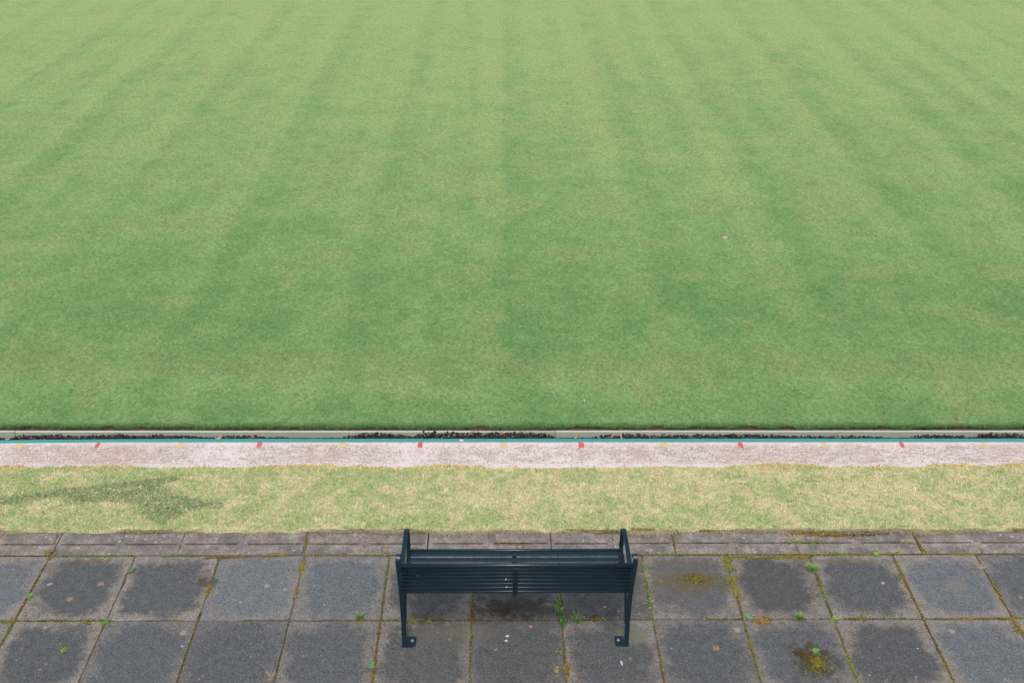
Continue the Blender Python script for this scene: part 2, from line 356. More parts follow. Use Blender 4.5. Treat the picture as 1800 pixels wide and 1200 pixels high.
# pavement: every slab its own solid with worn corners, one paved surface
def pavement():
    V, Fc, UV, CL = [], [], [], []
    tint = {(1, 0): (.8, .9, .9), (1, 1): (.15, 1, .2), (1, 2): (.15, 1, .3), (1, 3): (1.0, .55, 1), (1, 4): (.55, .6, 1), (1, 5): (.15, .8, .2), (1, 6): (.0, .5, .2),
            (1, 7): (.1, .3, .2), (1, 8): (.35, .7, .1), (1, 9): (.0, .75, .1), (1, 10): (.15, 1, .2), (1, 11): (.8, 1, .7), (1, 12): (.3, .5, .4),
            (0, 0): (.3, .8, .1), (0, 1): (.1, .9, .3), (0, 2): (.1, .45, .7), (0, 3): (.12, .25, .4), (0, 4): (.2, .55, .3), (0, 5): (.15, .7, .1), (0, 6): (.1, .25, .1),
            (0, 7): (.05, .8, .3), (0, 8): (.1, .5, .3), (0, 9): (.2, .6, .3), (0, 10): (.1, .8, .1), (0, 11): (.7, .9, .6)}
    r = random.Random(3)
    for row in range(1, -12, -1):
        y1 = Y_FRONT-.002 if row == 1 else JY+S*row-.002
        y0 = JY+S*(row-1)+.002
        for c in range(-31, 41):
            x0 = J0+S*(c-1); x1 = x0+S
            # slab c lies between joints c-1 and c
            ja = r.uniform(.0015, .0045); jb = r.uniform(.0015, .0045)
            if row == 1 and c == 9: jb = .009
            if c >= 10: ja += .002; jb += .002
            x0 += ja; x1 -= jb
            ya, yb = y0+r.uniform(0, .004), y1-r.uniform(0, .004)
            t = tint.get((row, c), (r.random()*.5, r.uniform(.5, 1), r.random()*.7))
            zo = r.uniform(-.0015, .0015); tx = r.uniform(-.004, .004); ty = r.uniform(-.004, .004)
            rad = [r.choice((.006, .008, .012, .02)) for _ in range(4)]
            if (row, c) == (1, 2): pass
            if (row, c) == (1, 1): rad[3] = .04
            if (row, c) == (1, 10): rad[3] = .05
            if (row, c) == (1, 9): rad[2] = .04
            pts = []
            for k, (cx, cy, a0) in enumerate(((x0, ya, 180), (x1, ya, 270), (x1, yb, 0), (x0, yb, 90))):
                R = rad[k]; ox = cx+(R if cx == x0 else -R); oy = cy+(R if cy == ya else -R)
                for q in range(4):
                    a = math.radians(a0+q*30); pts.append((ox+R*math.cos(a), oy+R*math.sin(a)))
                nx_, ny_ = ((x1, ya), (x1, yb), (x0, yb), (x0, ya))[k]
                Rn = rad[(k+1) % 4]
                for q in range(1, 9):
                    f = q/9
                    sx = cx+(nx_-cx)*f; sy = cy+(ny_-cy)*f
                    j = r.gauss(0, .0012)+(-.006 if r.random() < .05 else 0)
                    if abs(nx_-cx) > abs(ny_-cy): sy += (j if cy == yb else -j)
                    else: sx += (j if cx == x1 else -j)
                    if R/S < f < 1-Rn/S: pts.append((sx, sy))
            mx, my = (x0+x1)/2, (ya+yb)/2; b = len(V); n = len(pts)
            for ring, (ins, dz) in enumerate(((.0045, 0), (.0015, -.0015), (0, -.006), (0, -.045))):
                for (px, py) in pts:
                    L = math.hypot(px-mx, py-my); k = 1-ins/L*1.3
                    X, Y = mx+(px-mx)*k, my+(py-my)*k
                    V.append((X, Y, zo+dz+tx*(X-mx)+ty*(Y-my)))
            Fc.append(tuple(range(b, b+n)))
            for ring in range(3):
                o = b+ring*n
                for k in range(n):
                    k2 = (k+1) % n; Fc.append((o+k, o+n+k, o+n+k2, o+k2))
            for v in V[b:]:
                UV.append(((v[0]-x0)/(x1-x0), (v[1]-ya)/(yb-ya))); CL.append(t)
    me = mesh('pavement', V, Fc)
    ul = me.uv_layers.new(name='UVMap'); li = np.empty(len(me.loops), np.int32); me.loops.foreach_get('vertex_index', li)
    ul.data.foreach_set('uv', np.array(UV, np.float32)[li].ravel())
    ca = me.color_attributes.new('Col', 'FLOAT_COLOR', 'POINT'); c4 = np.ones((len(V), 4), np.float32); c4[:, :3] = CL
    ca.data.foreach_set('color', c4.ravel())
    tag(link('pavement', me, M_SLAB), kind='structure')
pavement()

# kerb: slotted drain units
def box(V, Fc, x0, x1, y0, y1, z0, z1, bv=.003):
    b = len(V)
    V += [(x0, y0, z0), (x1, y0, z0), (x1, y1, z0), (x0, y1, z0), (x0, y0, z1-bv), (x1, y0, z1-bv), (x1, y1, z1-bv), (x0, y1, z1-bv),
          (x0+bv, y0+bv, z1), (x1-bv, y0+bv, z1), (x1-bv, y1-bv, z1), (x0+bv, y1-bv, z1)]
    for q in ((0, 1, 5, 4), (1, 2, 6, 5), (2, 3, 7, 6), (3, 0, 4, 7), (4, 5, 9, 8), (5, 6, 10, 9), (6, 7, 11, 10), (7, 4, 8, 11), (8, 9, 10, 11)):
        Fc.append(tuple(b+i for i in q))
V, Fc = [], []; r = random.Random(5)
for k in range(-20, 24):
    x0 = -3.176+.8885*k+.002+r.uniform(-.0015, .0015); x1 = x0+.8885-.0045; xm = (x0+x1)/2+r.uniform(-.01, .01)
    z = .004+r.uniform(-.002, .002); sl = .0072
    for (a, b) in ((x0, xm-.0004), (xm+.0004, x1)):
        box(V, Fc, a, b, Y_FRONT+.006, Y_SLOT-sl, -.05, z)
        box(V, Fc, a, b, Y_SLOT+sl, Y_KBACK+.03, -.05, z+.002)
    for (a, b) in ((x0, x0+.028), (xm-.04, xm+.04), (x1-.028, x1)):
        box(V, Fc, a, b, Y_SLOT-sl-.0005, Y_SLOT+sl+.0005, -.05, z-.002, .0005)
tag(link('kerb', mesh('kerb', V, Fc), M_KERB), kind='structure')

# verge base and white path
def strip(name, xs, y0s, y1s, z, mat):
    V = []; Fc = []
    for x, a, b in zip(xs, y0s, y1s): V += [(x, a, z), (x, b, z)]
    for i in range(len(xs)-1): Fc.append((2*i, 2*i+2, 2*i+3, 2*i+1))
    return tag(link(name, mesh(name, V, Fc), mat), kind='structure')
xs = np.linspace(-XR, XR, 1400)
def edge_far(x): return Y_GBACK-.012+.013*vnoise(x*2.3, x*0, 11)+.010*vnoise(x*11, x*0, 12)
def edge_near(x): return Y_KBACK+.002+.008*vnoise(x*3.1, x*0, 13)+.009*vnoise(x*14, x*0, 14)
strip('grass_verge', xs, edge_near(xs)-.004, edge_far(xs)+.004, .009, M_THATCH)
strip('verge_soil', xs, xs*0+Y_KBACK-.01, xs*0+6.42, -.06, M_SOIL)
V, Fc = [], []
box(V, Fc, -XR, XR, 6.20, Y_T0-.003, -.10, .004, .002)
tag(link('white_path', mesh('white_path', V, Fc), M_PATH), kind='structure')

# ------------------------------------------------------------------ blades of grass
def blades(name, X, Y, Z, H, W, L, col, mat, az=None):
    """bent two-piece blades rooted at X, Y, Z; H height, W width, L lean; colour per blade"""
    n = len(X); az = rng.uniform(0, 2*np.pi, n) if az is None else az
    fa = az+np.pi/2+rng.normal(0, .5, n)
    dx, dy = np.cos(az), np.sin(az); wx, wy = np.cos(fa)*W/2, np.sin(fa)*W/2
    base = np.stack([X, Y, Z], 1); wv = np.stack([wx, wy, np.zeros(n)], 1)
    mid = base+np.stack([dx*L*.35, dy*L*.35, H*.6], 1); tip = base+np.stack([dx*L, dy*L, H], 1)
    V = np.stack([base-wv, base+wv, mid+wv*.8, mid-wv*.8, tip+wv*.12, tip-wv*.12], 1).reshape(-1, 3)
    o = (np.arange(n)*6)[:, None]
    Fq = np.concatenate([o+np.array([0, 1, 2, 3]), o+np.array([3, 2, 4, 5])], 0)
    c = np.repeat(col[:, None, :], 6, 1)*np.array([.9, .9, 1, 1, 1.03, 1.03])[None, :, None]
    me = np_mesh(name, V, Fq, c.reshape(-1, 3))
    return link(name, me, mat)
def pick(cols, p, n, jit=.15):
    c = np.array(cols)[rng.choice(len(cols), n, p=p)] if p is not None else np.array(cols)[rng.integers(len(cols), size=n)]
    return c*(1+rng.normal(0, jit, (n, 1)))*(1+rng.normal(0, .05, (n, 3)))

def verge_grass():
    N = 250000
    X = rng.uniform(-5.6, 5.6, N); u = rng.uniform(0, 1, N)
    e0, e1 = edge_near(X), edge_far(X); Y = e0+(e1-e0)*u
    # greener clumps and one long darker patch to the left
    g = .36*vnoise(X*6, Y*7, 21)+.42*vnoise(X*17, Y*22, 22)+.35*vnoise(X*38, Y*44, 24)+.15*vnoise(X*1.3, Y*2.2, 23)
    g += .30*np.exp(-((Y-e0-.12)/.10)**2)+.12*np.exp(-((e1-Y-.12)/.1)**2)-.02
    g += np.clip(-(X)/5, 0, .18)-.17
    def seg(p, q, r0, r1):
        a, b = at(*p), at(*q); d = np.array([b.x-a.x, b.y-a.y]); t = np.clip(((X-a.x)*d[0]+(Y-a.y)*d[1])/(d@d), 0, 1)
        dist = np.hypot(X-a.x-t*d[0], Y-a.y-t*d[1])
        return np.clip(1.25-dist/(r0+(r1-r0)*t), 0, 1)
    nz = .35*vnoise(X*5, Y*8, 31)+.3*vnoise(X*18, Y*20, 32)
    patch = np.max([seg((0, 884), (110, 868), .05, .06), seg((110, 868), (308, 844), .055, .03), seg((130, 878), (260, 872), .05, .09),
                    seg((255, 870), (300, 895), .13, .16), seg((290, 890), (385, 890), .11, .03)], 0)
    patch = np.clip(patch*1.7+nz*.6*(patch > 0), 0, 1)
    straw = pick([(.76, .74, .45), (.86, .83, .60), (.58, .50, .31), (.66, .68, .38)], [.35, .27, .15, .23], N)
    green = pick([(.30, .50, .17), (.42, .60, .25), (.22, .42, .15), (.56, .66, .34)], [.35, .3, .15, .2], N)
    isg = rng.normal(0, .42, N) < g*1.25-.02
    col = np.where(isg[:, None], green, straw)
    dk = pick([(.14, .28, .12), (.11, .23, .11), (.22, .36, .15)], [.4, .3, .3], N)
    col = np.where((rng.random(N) < .035)[:, None], pick([(.20, .14, .09), (.28, .22, .15)], None, N), col)
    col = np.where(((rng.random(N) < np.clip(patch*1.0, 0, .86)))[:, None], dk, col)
    H = rng.uniform(.003, .014, N)*np.where(isg, 1.2, .8); Lh = rng.uniform(.008, .028, N)
    W = rng.uniform(.0022, .0042, N)
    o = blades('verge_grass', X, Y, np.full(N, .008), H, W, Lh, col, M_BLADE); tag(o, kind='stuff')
    # straw flopping over the kerb
    N = 30000; X = rng.uniform(-5.6, 5.6, N)
    X = X[vnoise(X*2.7, X*0, 41)+.5*vnoise(X*9, X*0, 42) > rng.normal(-.1, .35, N)]; N = len(X)
    Y = edge_near(X)+rng.uniform(-.012, .02, N)
    c = pick([(.66, .56, .42), (.56, .45, .30), (.24, .36, .12)], [.5, .3, .2], N)
    az = -np.pi/2+rng.normal(0, .7, N)
    tag(blades('verge_fringe', X, Y, np.full(N, .012), rng.uniform(.002, .02, N), rng.uniform(.002, .0035, N), rng.uniform(.015, .05, N)*(1+.6*vnoise(X*7, X*0, 43)), c, M_BLADE, az), kind='stuff')
verge_grass()

def turf_fringe():
    N = 80000; X = rng.uniform(-5.4, 5.4, N); Y = Y_TURF+.004*vnoise(X*9, X*0, 3)+.003*vnoise(X*31, X*0, 4)+np.abs(rng.normal(0, .018, N))-.003
    g = vnoise(X*6, X*0, 51)+.6*vnoise(X*21, X*0, 52)
    keep = (g > rng.normal(-.75, .4, N)); X, Y, g = X[keep], Y[keep], g[keep]; N = len(X)
    near = np.clip(1-(Y-Y_TURF)/.03, 0, 1)
    c = pick([(.055, .20, .055), (.09, .28, .08), (.16, .34, .10), (.44, .36, .23)], [.38, .32, .2, .10], N)
    az = -np.pi/2+rng.normal(0, .9, N)
    H = rng.uniform(-.004, .010, N)*(1-near*.5)-near*rng.uniform(0, .040, N)*np.clip(.7+.6*g, .1, 1.2); L = rng.uniform(.008, .024, N)
    long = rng.random(N) < .006
    H = np.where(long, -.035, H); L = np.where(long, .04, L)
    tag(blades('green_fringe', X, Y, np.full(N, Z_TURF-.001), H, rng.uniform(.002, .0035, N), L, c, M_BLADE, az), kind='stuff')
turf_fringe()

# ------------------------------------------------------------------ lumps (gravel, moss)
ph = (1+5**.5)/2
ICO_V = np.array([(-1, ph, 0), (1, ph, 0), (-1, -ph, 0), (1, -ph, 0), (0, -1, ph), (0, 1, ph), (0, -1, -ph), (0, 1, -ph), (ph, 0, -1), (ph, 0, 1), (-ph, 0, -1), (-ph, 0, 1)])/math.hypot(1, ph)
ICO_F = np.array([(0, 11, 5), (0, 5, 1), (0, 1, 7), (0, 7, 10), (0, 10, 11), (1, 5, 9), (5, 11, 4), (11, 10, 2), (10, 7, 6), (7, 1, 8), (3, 9, 4), (3, 4, 2), (3, 2, 6), (3, 6, 8), (3, 8, 9), (4, 9, 5), (2, 4, 11), (6, 2, 10), (8, 6, 7), (9, 8, 1)])
def lumps(name, P, R, col, mat, flat=1.0, jit=.25, smooth=False):
    n = len(P); a = rng.uniform(0, 2*np.pi, n); ca, sa = np.cos(a), np.sin(a)
    v = ICO_V[None]*(1+rng.normal(0, jit, (n, 12, 1)))*rng.uniform(.65, 1.3, (n, 1, 3))
    v = np.stack([v[..., 0]*ca[:, None]-v[..., 1]*sa[:, None], v[..., 0]*sa[:, None]+v[..., 1]*ca[:, None], v[..., 2]*flat], 2)
    V = (v*R[:, None, None]+P[:, None, :]).reshape(-1, 3)
    F_ = (ICO_F[None]+(np.arange(n)*12)[:, None, None]).reshape(-1, 3)
    return link(name, np_mesh(name, V, F_, np.repeat(col, 12, 0), smooth), mat)

def gravel():
    prof = [(-60, .4), (0, .15), (25, .15), (35, .7), (130, .65), (200, .95), (240, .8), (300, .7), (380, .35), (420, .7), (460, .5), (500, .45), (520, .15), (600, .2),
            (625, .9), (660, 1.35), (700, .8), (720, .55), (745, 1.15), (770, 1.3), (845, 1.3), (850, .8), (862, 1.35), (930, 1.3), (968, .9), (980, .15), (1035, .12), (1050, .7), (1120, .9), (1210, .75),
            (1290, .9), (1400, .55), (1430, .45), (1500, .6), (1550, .4), (1560, .15), (1595, .12), (1615, .7), (1640, .85), (1690, .6), (1700, .2), (1720, .8), (1750, 1.15), (1800, .7), (1860, .5)]
    px = np.array([p[0] for p in prof]); pv = np.array([p[1] for p in prof]); xw = np.array([at(p, 766, -.12).x for p in px])
    N = 23000; X = rng.uniform(-5.4, 5.4, N); Y = rng.uniform(Y_T1+.012, Y_BOARD-.010, N)
    h = np.interp(X, xw, pv)
    keep = rng.random(N) < np.clip(h*1.6, .25, 1); X, Y, h = X[keep], Y[keep], h[keep]; N = len(X)
    across = np.clip(1-((Y-6.775)/.16)**2, 0, 1)
    Z = Z_BED+rng.uniform(.1, 1, N)*h*.060*(.6+.4*across)*(1+.25*vnoise(X*14, Y*14, 61))+.003
    c = pick([(.030, .024, .028), (.055, .045, .050), (.020, .016, .018), (.10, .075, .07), (.30, .19, .13)], [.38, .27, .2, .11, .04], N, .25)
    tag(lumps('ditch_gravel', np.stack([X, Y, Z], 1), rng.uniform(.0055, .0125, N), c, M_CHUNK, .75, .12), kind='stuff')
gravel()

# ------------------------------------------------------------------ edging boards
def board(name, x0, x1, y0, y1, z0, z1, mat, label, cat, group, bow=0.0):
    n = max(2, int((x1-x0)/.25)); V = []; Fc = []; bv = .0025
    for i in range(n+1):
        x = x0+(x1-x0)*i/n; b = bow*math.sin(math.pi*i/n)+(-.020*max(0, (-2.6-x)/1.6)**1.3 if cat == 'edging board' and 'teal' in label else 0)
        V += [(x, y0+b, z0), (x, y0+b, z1-bv), (x, y0+b+bv, z1), (x, y1+b-bv, z1), (x, y1+b, z1-bv), (x, y1+b, z0)]
    for i in range(n):
        a = i*6
        for k in range(5): Fc.append((a+k, a+6+k, a+7+k, a+k+1))
        Fc.append((a+5, a+11, a+6, a))
    Fc += [(0, 1, 2, 3, 4, 5), tuple(n*6+k for k in (5, 4, 3, 2, 1, 0))]
    return tag(link(name, mesh(name, V, Fc), mat), label, cat, group)
xj = at(1061, 773).x
board('edging_board', -XR, xj-.0015, Y_T0, Y_T1, -.15, .006, M_TEAL, 'teal painted board edging the white path, the long length left of the butt joint', 'edging board', 'teal boards along the white path')
board('edging_board', xj+.0015, XR, Y_T0, Y_T1-.001, -.15, .0065, M_TEAL, 'teal painted board edging the white path, the length right of the butt joint', 'edging board', 'teal boards along the white path')
xb = [at(p, 757, -.07).x for p in (27, 833, 977)]
GB = 'timber boards holding up the green'
board('retaining_board', -XR, xb[0]-.003, Y_BOARD-.022, Y_BOARD, -.132, Z_BT, M_SAGE, 'pale sage retaining board ending at the far left of the ditch', 'retaining board', GB)
board('retaining_board', xb[0]+.003, xb[1]-.002, Y_BOARD-.023, Y_BOARD-.001, -.132, Z_BT-.001, M_SAGE, 'long pale sage retaining board in front of the turf, left of the mossy piece', 'retaining board', GB)
board('retaining_board', xb[1]+.002, xb[2]-.002, Y_BOARD-.020, Y_BOARD+.002, -.134, Z_BT-.004, M_SAGE2, 'short mossy darker retaining board behind the heap of gravel', 'retaining board', GB)
board('retaining_board', xb[2]+.002, XR, Y_BOARD-.023, Y_BOARD-.001, -.133, Z_BT, M_SAGE, 'pale sage retaining board running right from the bare part of the ditch', 'retaining board', GB)

# ------------------------------------------------------------------ painted marks on the white path
def mark(px, py, w_, l_, mat, label, group, sk=0.0, seed=0):
    r = random.Random(seed); p = at(px, py, .006); y1 = Y_T0-.006-.004*r.random(); y0 = y1-l_
    pts = []
    for k, (cx, cy) in enumerate(((-w_/2+sk, y0), (w_/2+sk, y0), (w_/2, y1), (-w_/2, y1))):
        nx_, ny_ = ((w_/2+sk, y0), (w_/2, y1), (-w_/2, y1), (-w_/2+sk, y0))[k]
        for q in range(5):
            f = q/5; jx = r.gauss(0, .0012); jy_ = r.gauss(0, .0012)
            x, y = cx+(nx_-cx)*f, cy+(ny_-cy)*f
            if q == 0: x *= .86; y += (.005 if k < 2 else -.003)
            pts.append((x+jx, y+jy_))
    n = len(pts); V = [(p.x+x, y, .0052) for x, y in pts]+[(p.x+x, y, .0035) for x, y in pts]
    Fc = [tuple(range(n))]+[(k, k+n, (k+1) % n+n, (k+1) % n) for k in range(n)]
    tag(link('painted_mark', mesh('painted_mark', V, Fc), mat), label, 'painted mark', group)
GY, GR = 'yellow marks on the white path', 'red marks on the white path'
order = ['leftmost', 'second from the left', 'third from the left', 'fourth from the left', 'fifth from the left', 'sixth from the left', 'rightmost']
order_r = ['leftmost', 'second from the left', 'third from the left', 'third from the right', 'second from the right', 'rightmost']
for i, (px, w_, l_, sk) in enumerate(((33, .056, .062, 0), (317, .056, .078, -.004), (602, .056, .074, 0), (885, .055, .07, .004), (1168, .058, .064, .0), (1450, .046, .075, .004), (1732, .045, .085, .006))):
    mark(px, 784, w_, l_, M_YEL, f'pale yellow paint mark on the white path, {order[i]} of the seven', GY, sk, 10+i)
for i, (px, w_, l_) in enumerate(((170, .034, .074), (455, .040, .067), (738, .040, .073), (1022, .047, .073), (1303, .038, .070), (1587, .036, .072))):
    mark(px, 784, w_, l_, M_RED, f'red paint mark on the white path, {order_r[i]} of the six', GR, 0, 30+i)

# ------------------------------------------------------------------ bench
BX, A = .1095, .7105
def smooth_path(pts, n=6):
    P = [Vector(p) for p in pts]; P = [P[0]*2-P[1]]+P+[P[-1]*2-P[-2]]; out = []
    for i in range(1, len(P)-2):
        for k in range(n):
            t = k/n; a, b, c, d = P[i-1:i+3]
            out.append(.5*((2*b)+(c-a)*t+(2*a-5*b+4*c-d)*t*t+(3*b-a-3*c+d)*t*t*t))
    out.append(P[-2]); return out
def strap(V, Fc, pts, x, w_, t, n=6, sm=True):
    """flat bar bent in the y-z plane, w_ wide across x, t thick"""
    P = smooth_path(pts, n) if sm else [Vector(p) for p in pts]; b = len(V)
    for i, p in enumerate(P):
        d = (P[min(i+1, len(P)-1)]-P[max(i-1, 0)]).normalized(); nn = Vector((-d.y, d.x))*t/2
        for s, q in ((-1, -1), (1, -1), (1, 1), (-1, 1)): V.append((x+s*w_/2, p.x+nn.x*q, p.y+nn.y*q))
    for i in range(len(P)-1):
        a = b+i*4
        for k in range(4): Fc.append((a+k, a+(k+1) % 4, a+4+(k+1) % 4, a+4+k))
    e = b+(len(P)-1)*4; Fc += [(b+3, b+2, b+1, b), (e, e+1, e+2, e+3)]
def fin(o, bev=.0015):
    m = o.modifiers.new('bevel', 'BEVEL'); m.width = bev; m.segments = 2; m.limit_method = 'ANGLE'; m.angle_limit = math.radians(50)
    o.data.polygons.foreach_set('use_smooth', [True]*len(o.data.polygons))
    m2 = o.modifiers.new('wn', 'WEIGHTED_NORMAL'); m2.keep_sharp = True
    return o
def rod(name, x0, x1, y, z, rad, parent, seg=18):
    V = []; Fc = []
    for x in (x0, x1):
        for k in range(seg): a = 2*math.pi*k/seg; V.append((x, y+rad*math.cos(a), z+rad*math.sin(a)))
    for k in range(seg): k2 = (k+1) % seg; Fc.append((k, k2, seg+k2, seg+k))
    Fc += [tuple(range(seg-1, -1, -1)), tuple(range(seg, 2*seg))]
    o = link(name, mesh(name, V, Fc), M_BENCH, parent)
    for p in o.data.polygons: p.use_smooth = len(p.vertices) == 4
    return o
bench = bpy.data.objects.new('park_bench', None); C.objects.link(bench); bench.location = (BX, 4.43, 0)
tag(bench, 'dark blue green metal park bench seen from behind, bolted to the paving slabs', 'bench')
Y0 = 4.43
L = lambda pts: [(y-Y0, z) for y, z in pts]
rear = L([(4.430, .004), (4.445, .06), (4.462, .16), (4.466, .30), (4.458, .44), (4.432, .58), (4.406, .70), (4.393, .755), (4.398, .786), (4.420, .797), (4.440, .782), (4.446, .757)])
arm = L([(4.442, .545), (4.50, .560), (4.58, .570), (4.68, .575), (4.76, .572), (4.86, .566), (4.915, .556), (4.948, .530), (4.962, .49), (4.960, .42), (4.950, .30), (4.948, .15), (4.962, .004)])
rail = L([(4.470, .165), (4.500, .215), (4.545, .290), (4.580, .350), (4.625, .395), (4.69, .412), (4.78, .418), (4.87, .415), (4.953, .395)])
for s in (-1, 1):
    V, Fc = [], []
    strap(V, Fc, rear, s*A, .030, .009)
    strap(V, Fc, arm, s*A, .0285, .008)
    strap(V, Fc, rail, s*(A-.010), .018, .008)
    f = fin(link('end_frame', mesh('end_frame', V, Fc), M_BENCH, bench))
    for (yy, nm) in ((4.430, 'foot_plate'), (4.955, 'foot_plate')):
        # plate turned inwards with rounded inner corners
        pts = [(0, -.043), (.034, -.043)]+[(.034+.022*math.sin(a), -.021-.022*math.cos(a)) for a in (math.radians(30), math.radians(60), math.radians(90))]
        pts += [(.056-.0, .030)]+[(.044+.012*math.cos(a), .030+.012*math.sin(a)) for a in (math.radians(30), math.radians(60), math.radians(90))]+[(0, .042)]
        n = len(pts); V = []
        for z in (.0075, .001):
            V += [(s*(A-.014-u), yy+.042-Y0+v, z) for u, v in pts]
        Fc = [tuple(range(n)) if s < 0 else tuple(range(n-1, -1, -1))]+[(k, (k+1) % n, (k+1) % n+n, k+n) for k in range(n)]
        fin(link(nm, mesh(nm, V, Fc), M_BENCH, f), .001)
        V = []; Fc = []
        for (rr, z) in ((.0105, .0075), (.0105, .0115), (.007, .0155), (.003, .0165)):
            for k in range(14): a = 2*math.pi*k/14; V.append((s*(A-.014-.033)+rr*math.cos(a), yy+.047-Y0+rr*math.sin(a), z))
        for q in range(3):
            for k in range(14): Fc.append((q*14+k, q*14+(k+1) % 14, q*14+14+(k+1) % 14, q*14+14+k))
        Fc.append(tuple(range(42, 56)))
        link('bolt', mesh('bolt', V, Fc, True), M_STEEL, f)
NB = 8; bars = []
for k in range(NB):
    t = k/(NB-1); z = .745+(.466-.745)*t; y = 4.382+(4.448-4.382)*t+.008*math.sin(math.pi*t)
    bars.append((y, z)); rod('back_bar', -.697, .697, y+.006-Y0, z, (.0120 if k else .0135), bench)
V, Fc = [], []
strap(V, Fc, L([(y-.0125, z+(.016 if i == 0 else 0)-(.02 if i == NB-1 else 0)) for i, (y, z) in enumerate(bars) if i > 0 or True][0:1] and [(y-.0115, z) for y, z in [(bars[0][0]+.004, bars[0][1]-.012)]+bars[1:]+[(bars[-1][0]+.002, bars[-1][1]-.018)]]), -.007, .030, .006, 4)
fin(link('back_strap', mesh('back_strap', V, Fc), M_BENCH, bench))
for s in (-1, 1):                               # thin flats that carry the ends of the back bars
    V, Fc = [], []
    strap(V, Fc, L([(y+.012, z) for y, z in [(bars[0][0], bars[0][1]-.02)]+bars[2:]+[(bars[-1][0]+.003, bars[-1][1]-.014)]]), s*.690, .006, .022, 3)
    fin(link('back_bracket', mesh('back_bracket', V, Fc), M_BENCH, bench), .001)
rod('seat_front_bar', -.694, .694, 4.867-Y0, .418, .0115, bench)
for k, (y0_, y1_) in enumerate([(4.811, 4.847), (4.758, 4.795)]+[(4.690-.0550*q, 4.728-.0550*q) for q in range(4)]):
    V, Fc = [], []; zz = .4225-.0008*k
    strap(V, Fc, L([(y0_, zz), (y1_, zz)]), 0, 1.376, .007, 1, False)
    fin(link('seat_slat', mesh('seat_slat', V, Fc), M_BENCH, bench), .0018)
V, Fc = [], []
strap(V, Fc, L([(4.478, .470), (4.476, .425), (4.498, .4045), (4.60, .4085), (4.74, .412), (4.845, .413)]), -.007, .030, .006, 5)
fin(link('seat_support', mesh('seat_support', V, Fc), M_BENCH, bench))

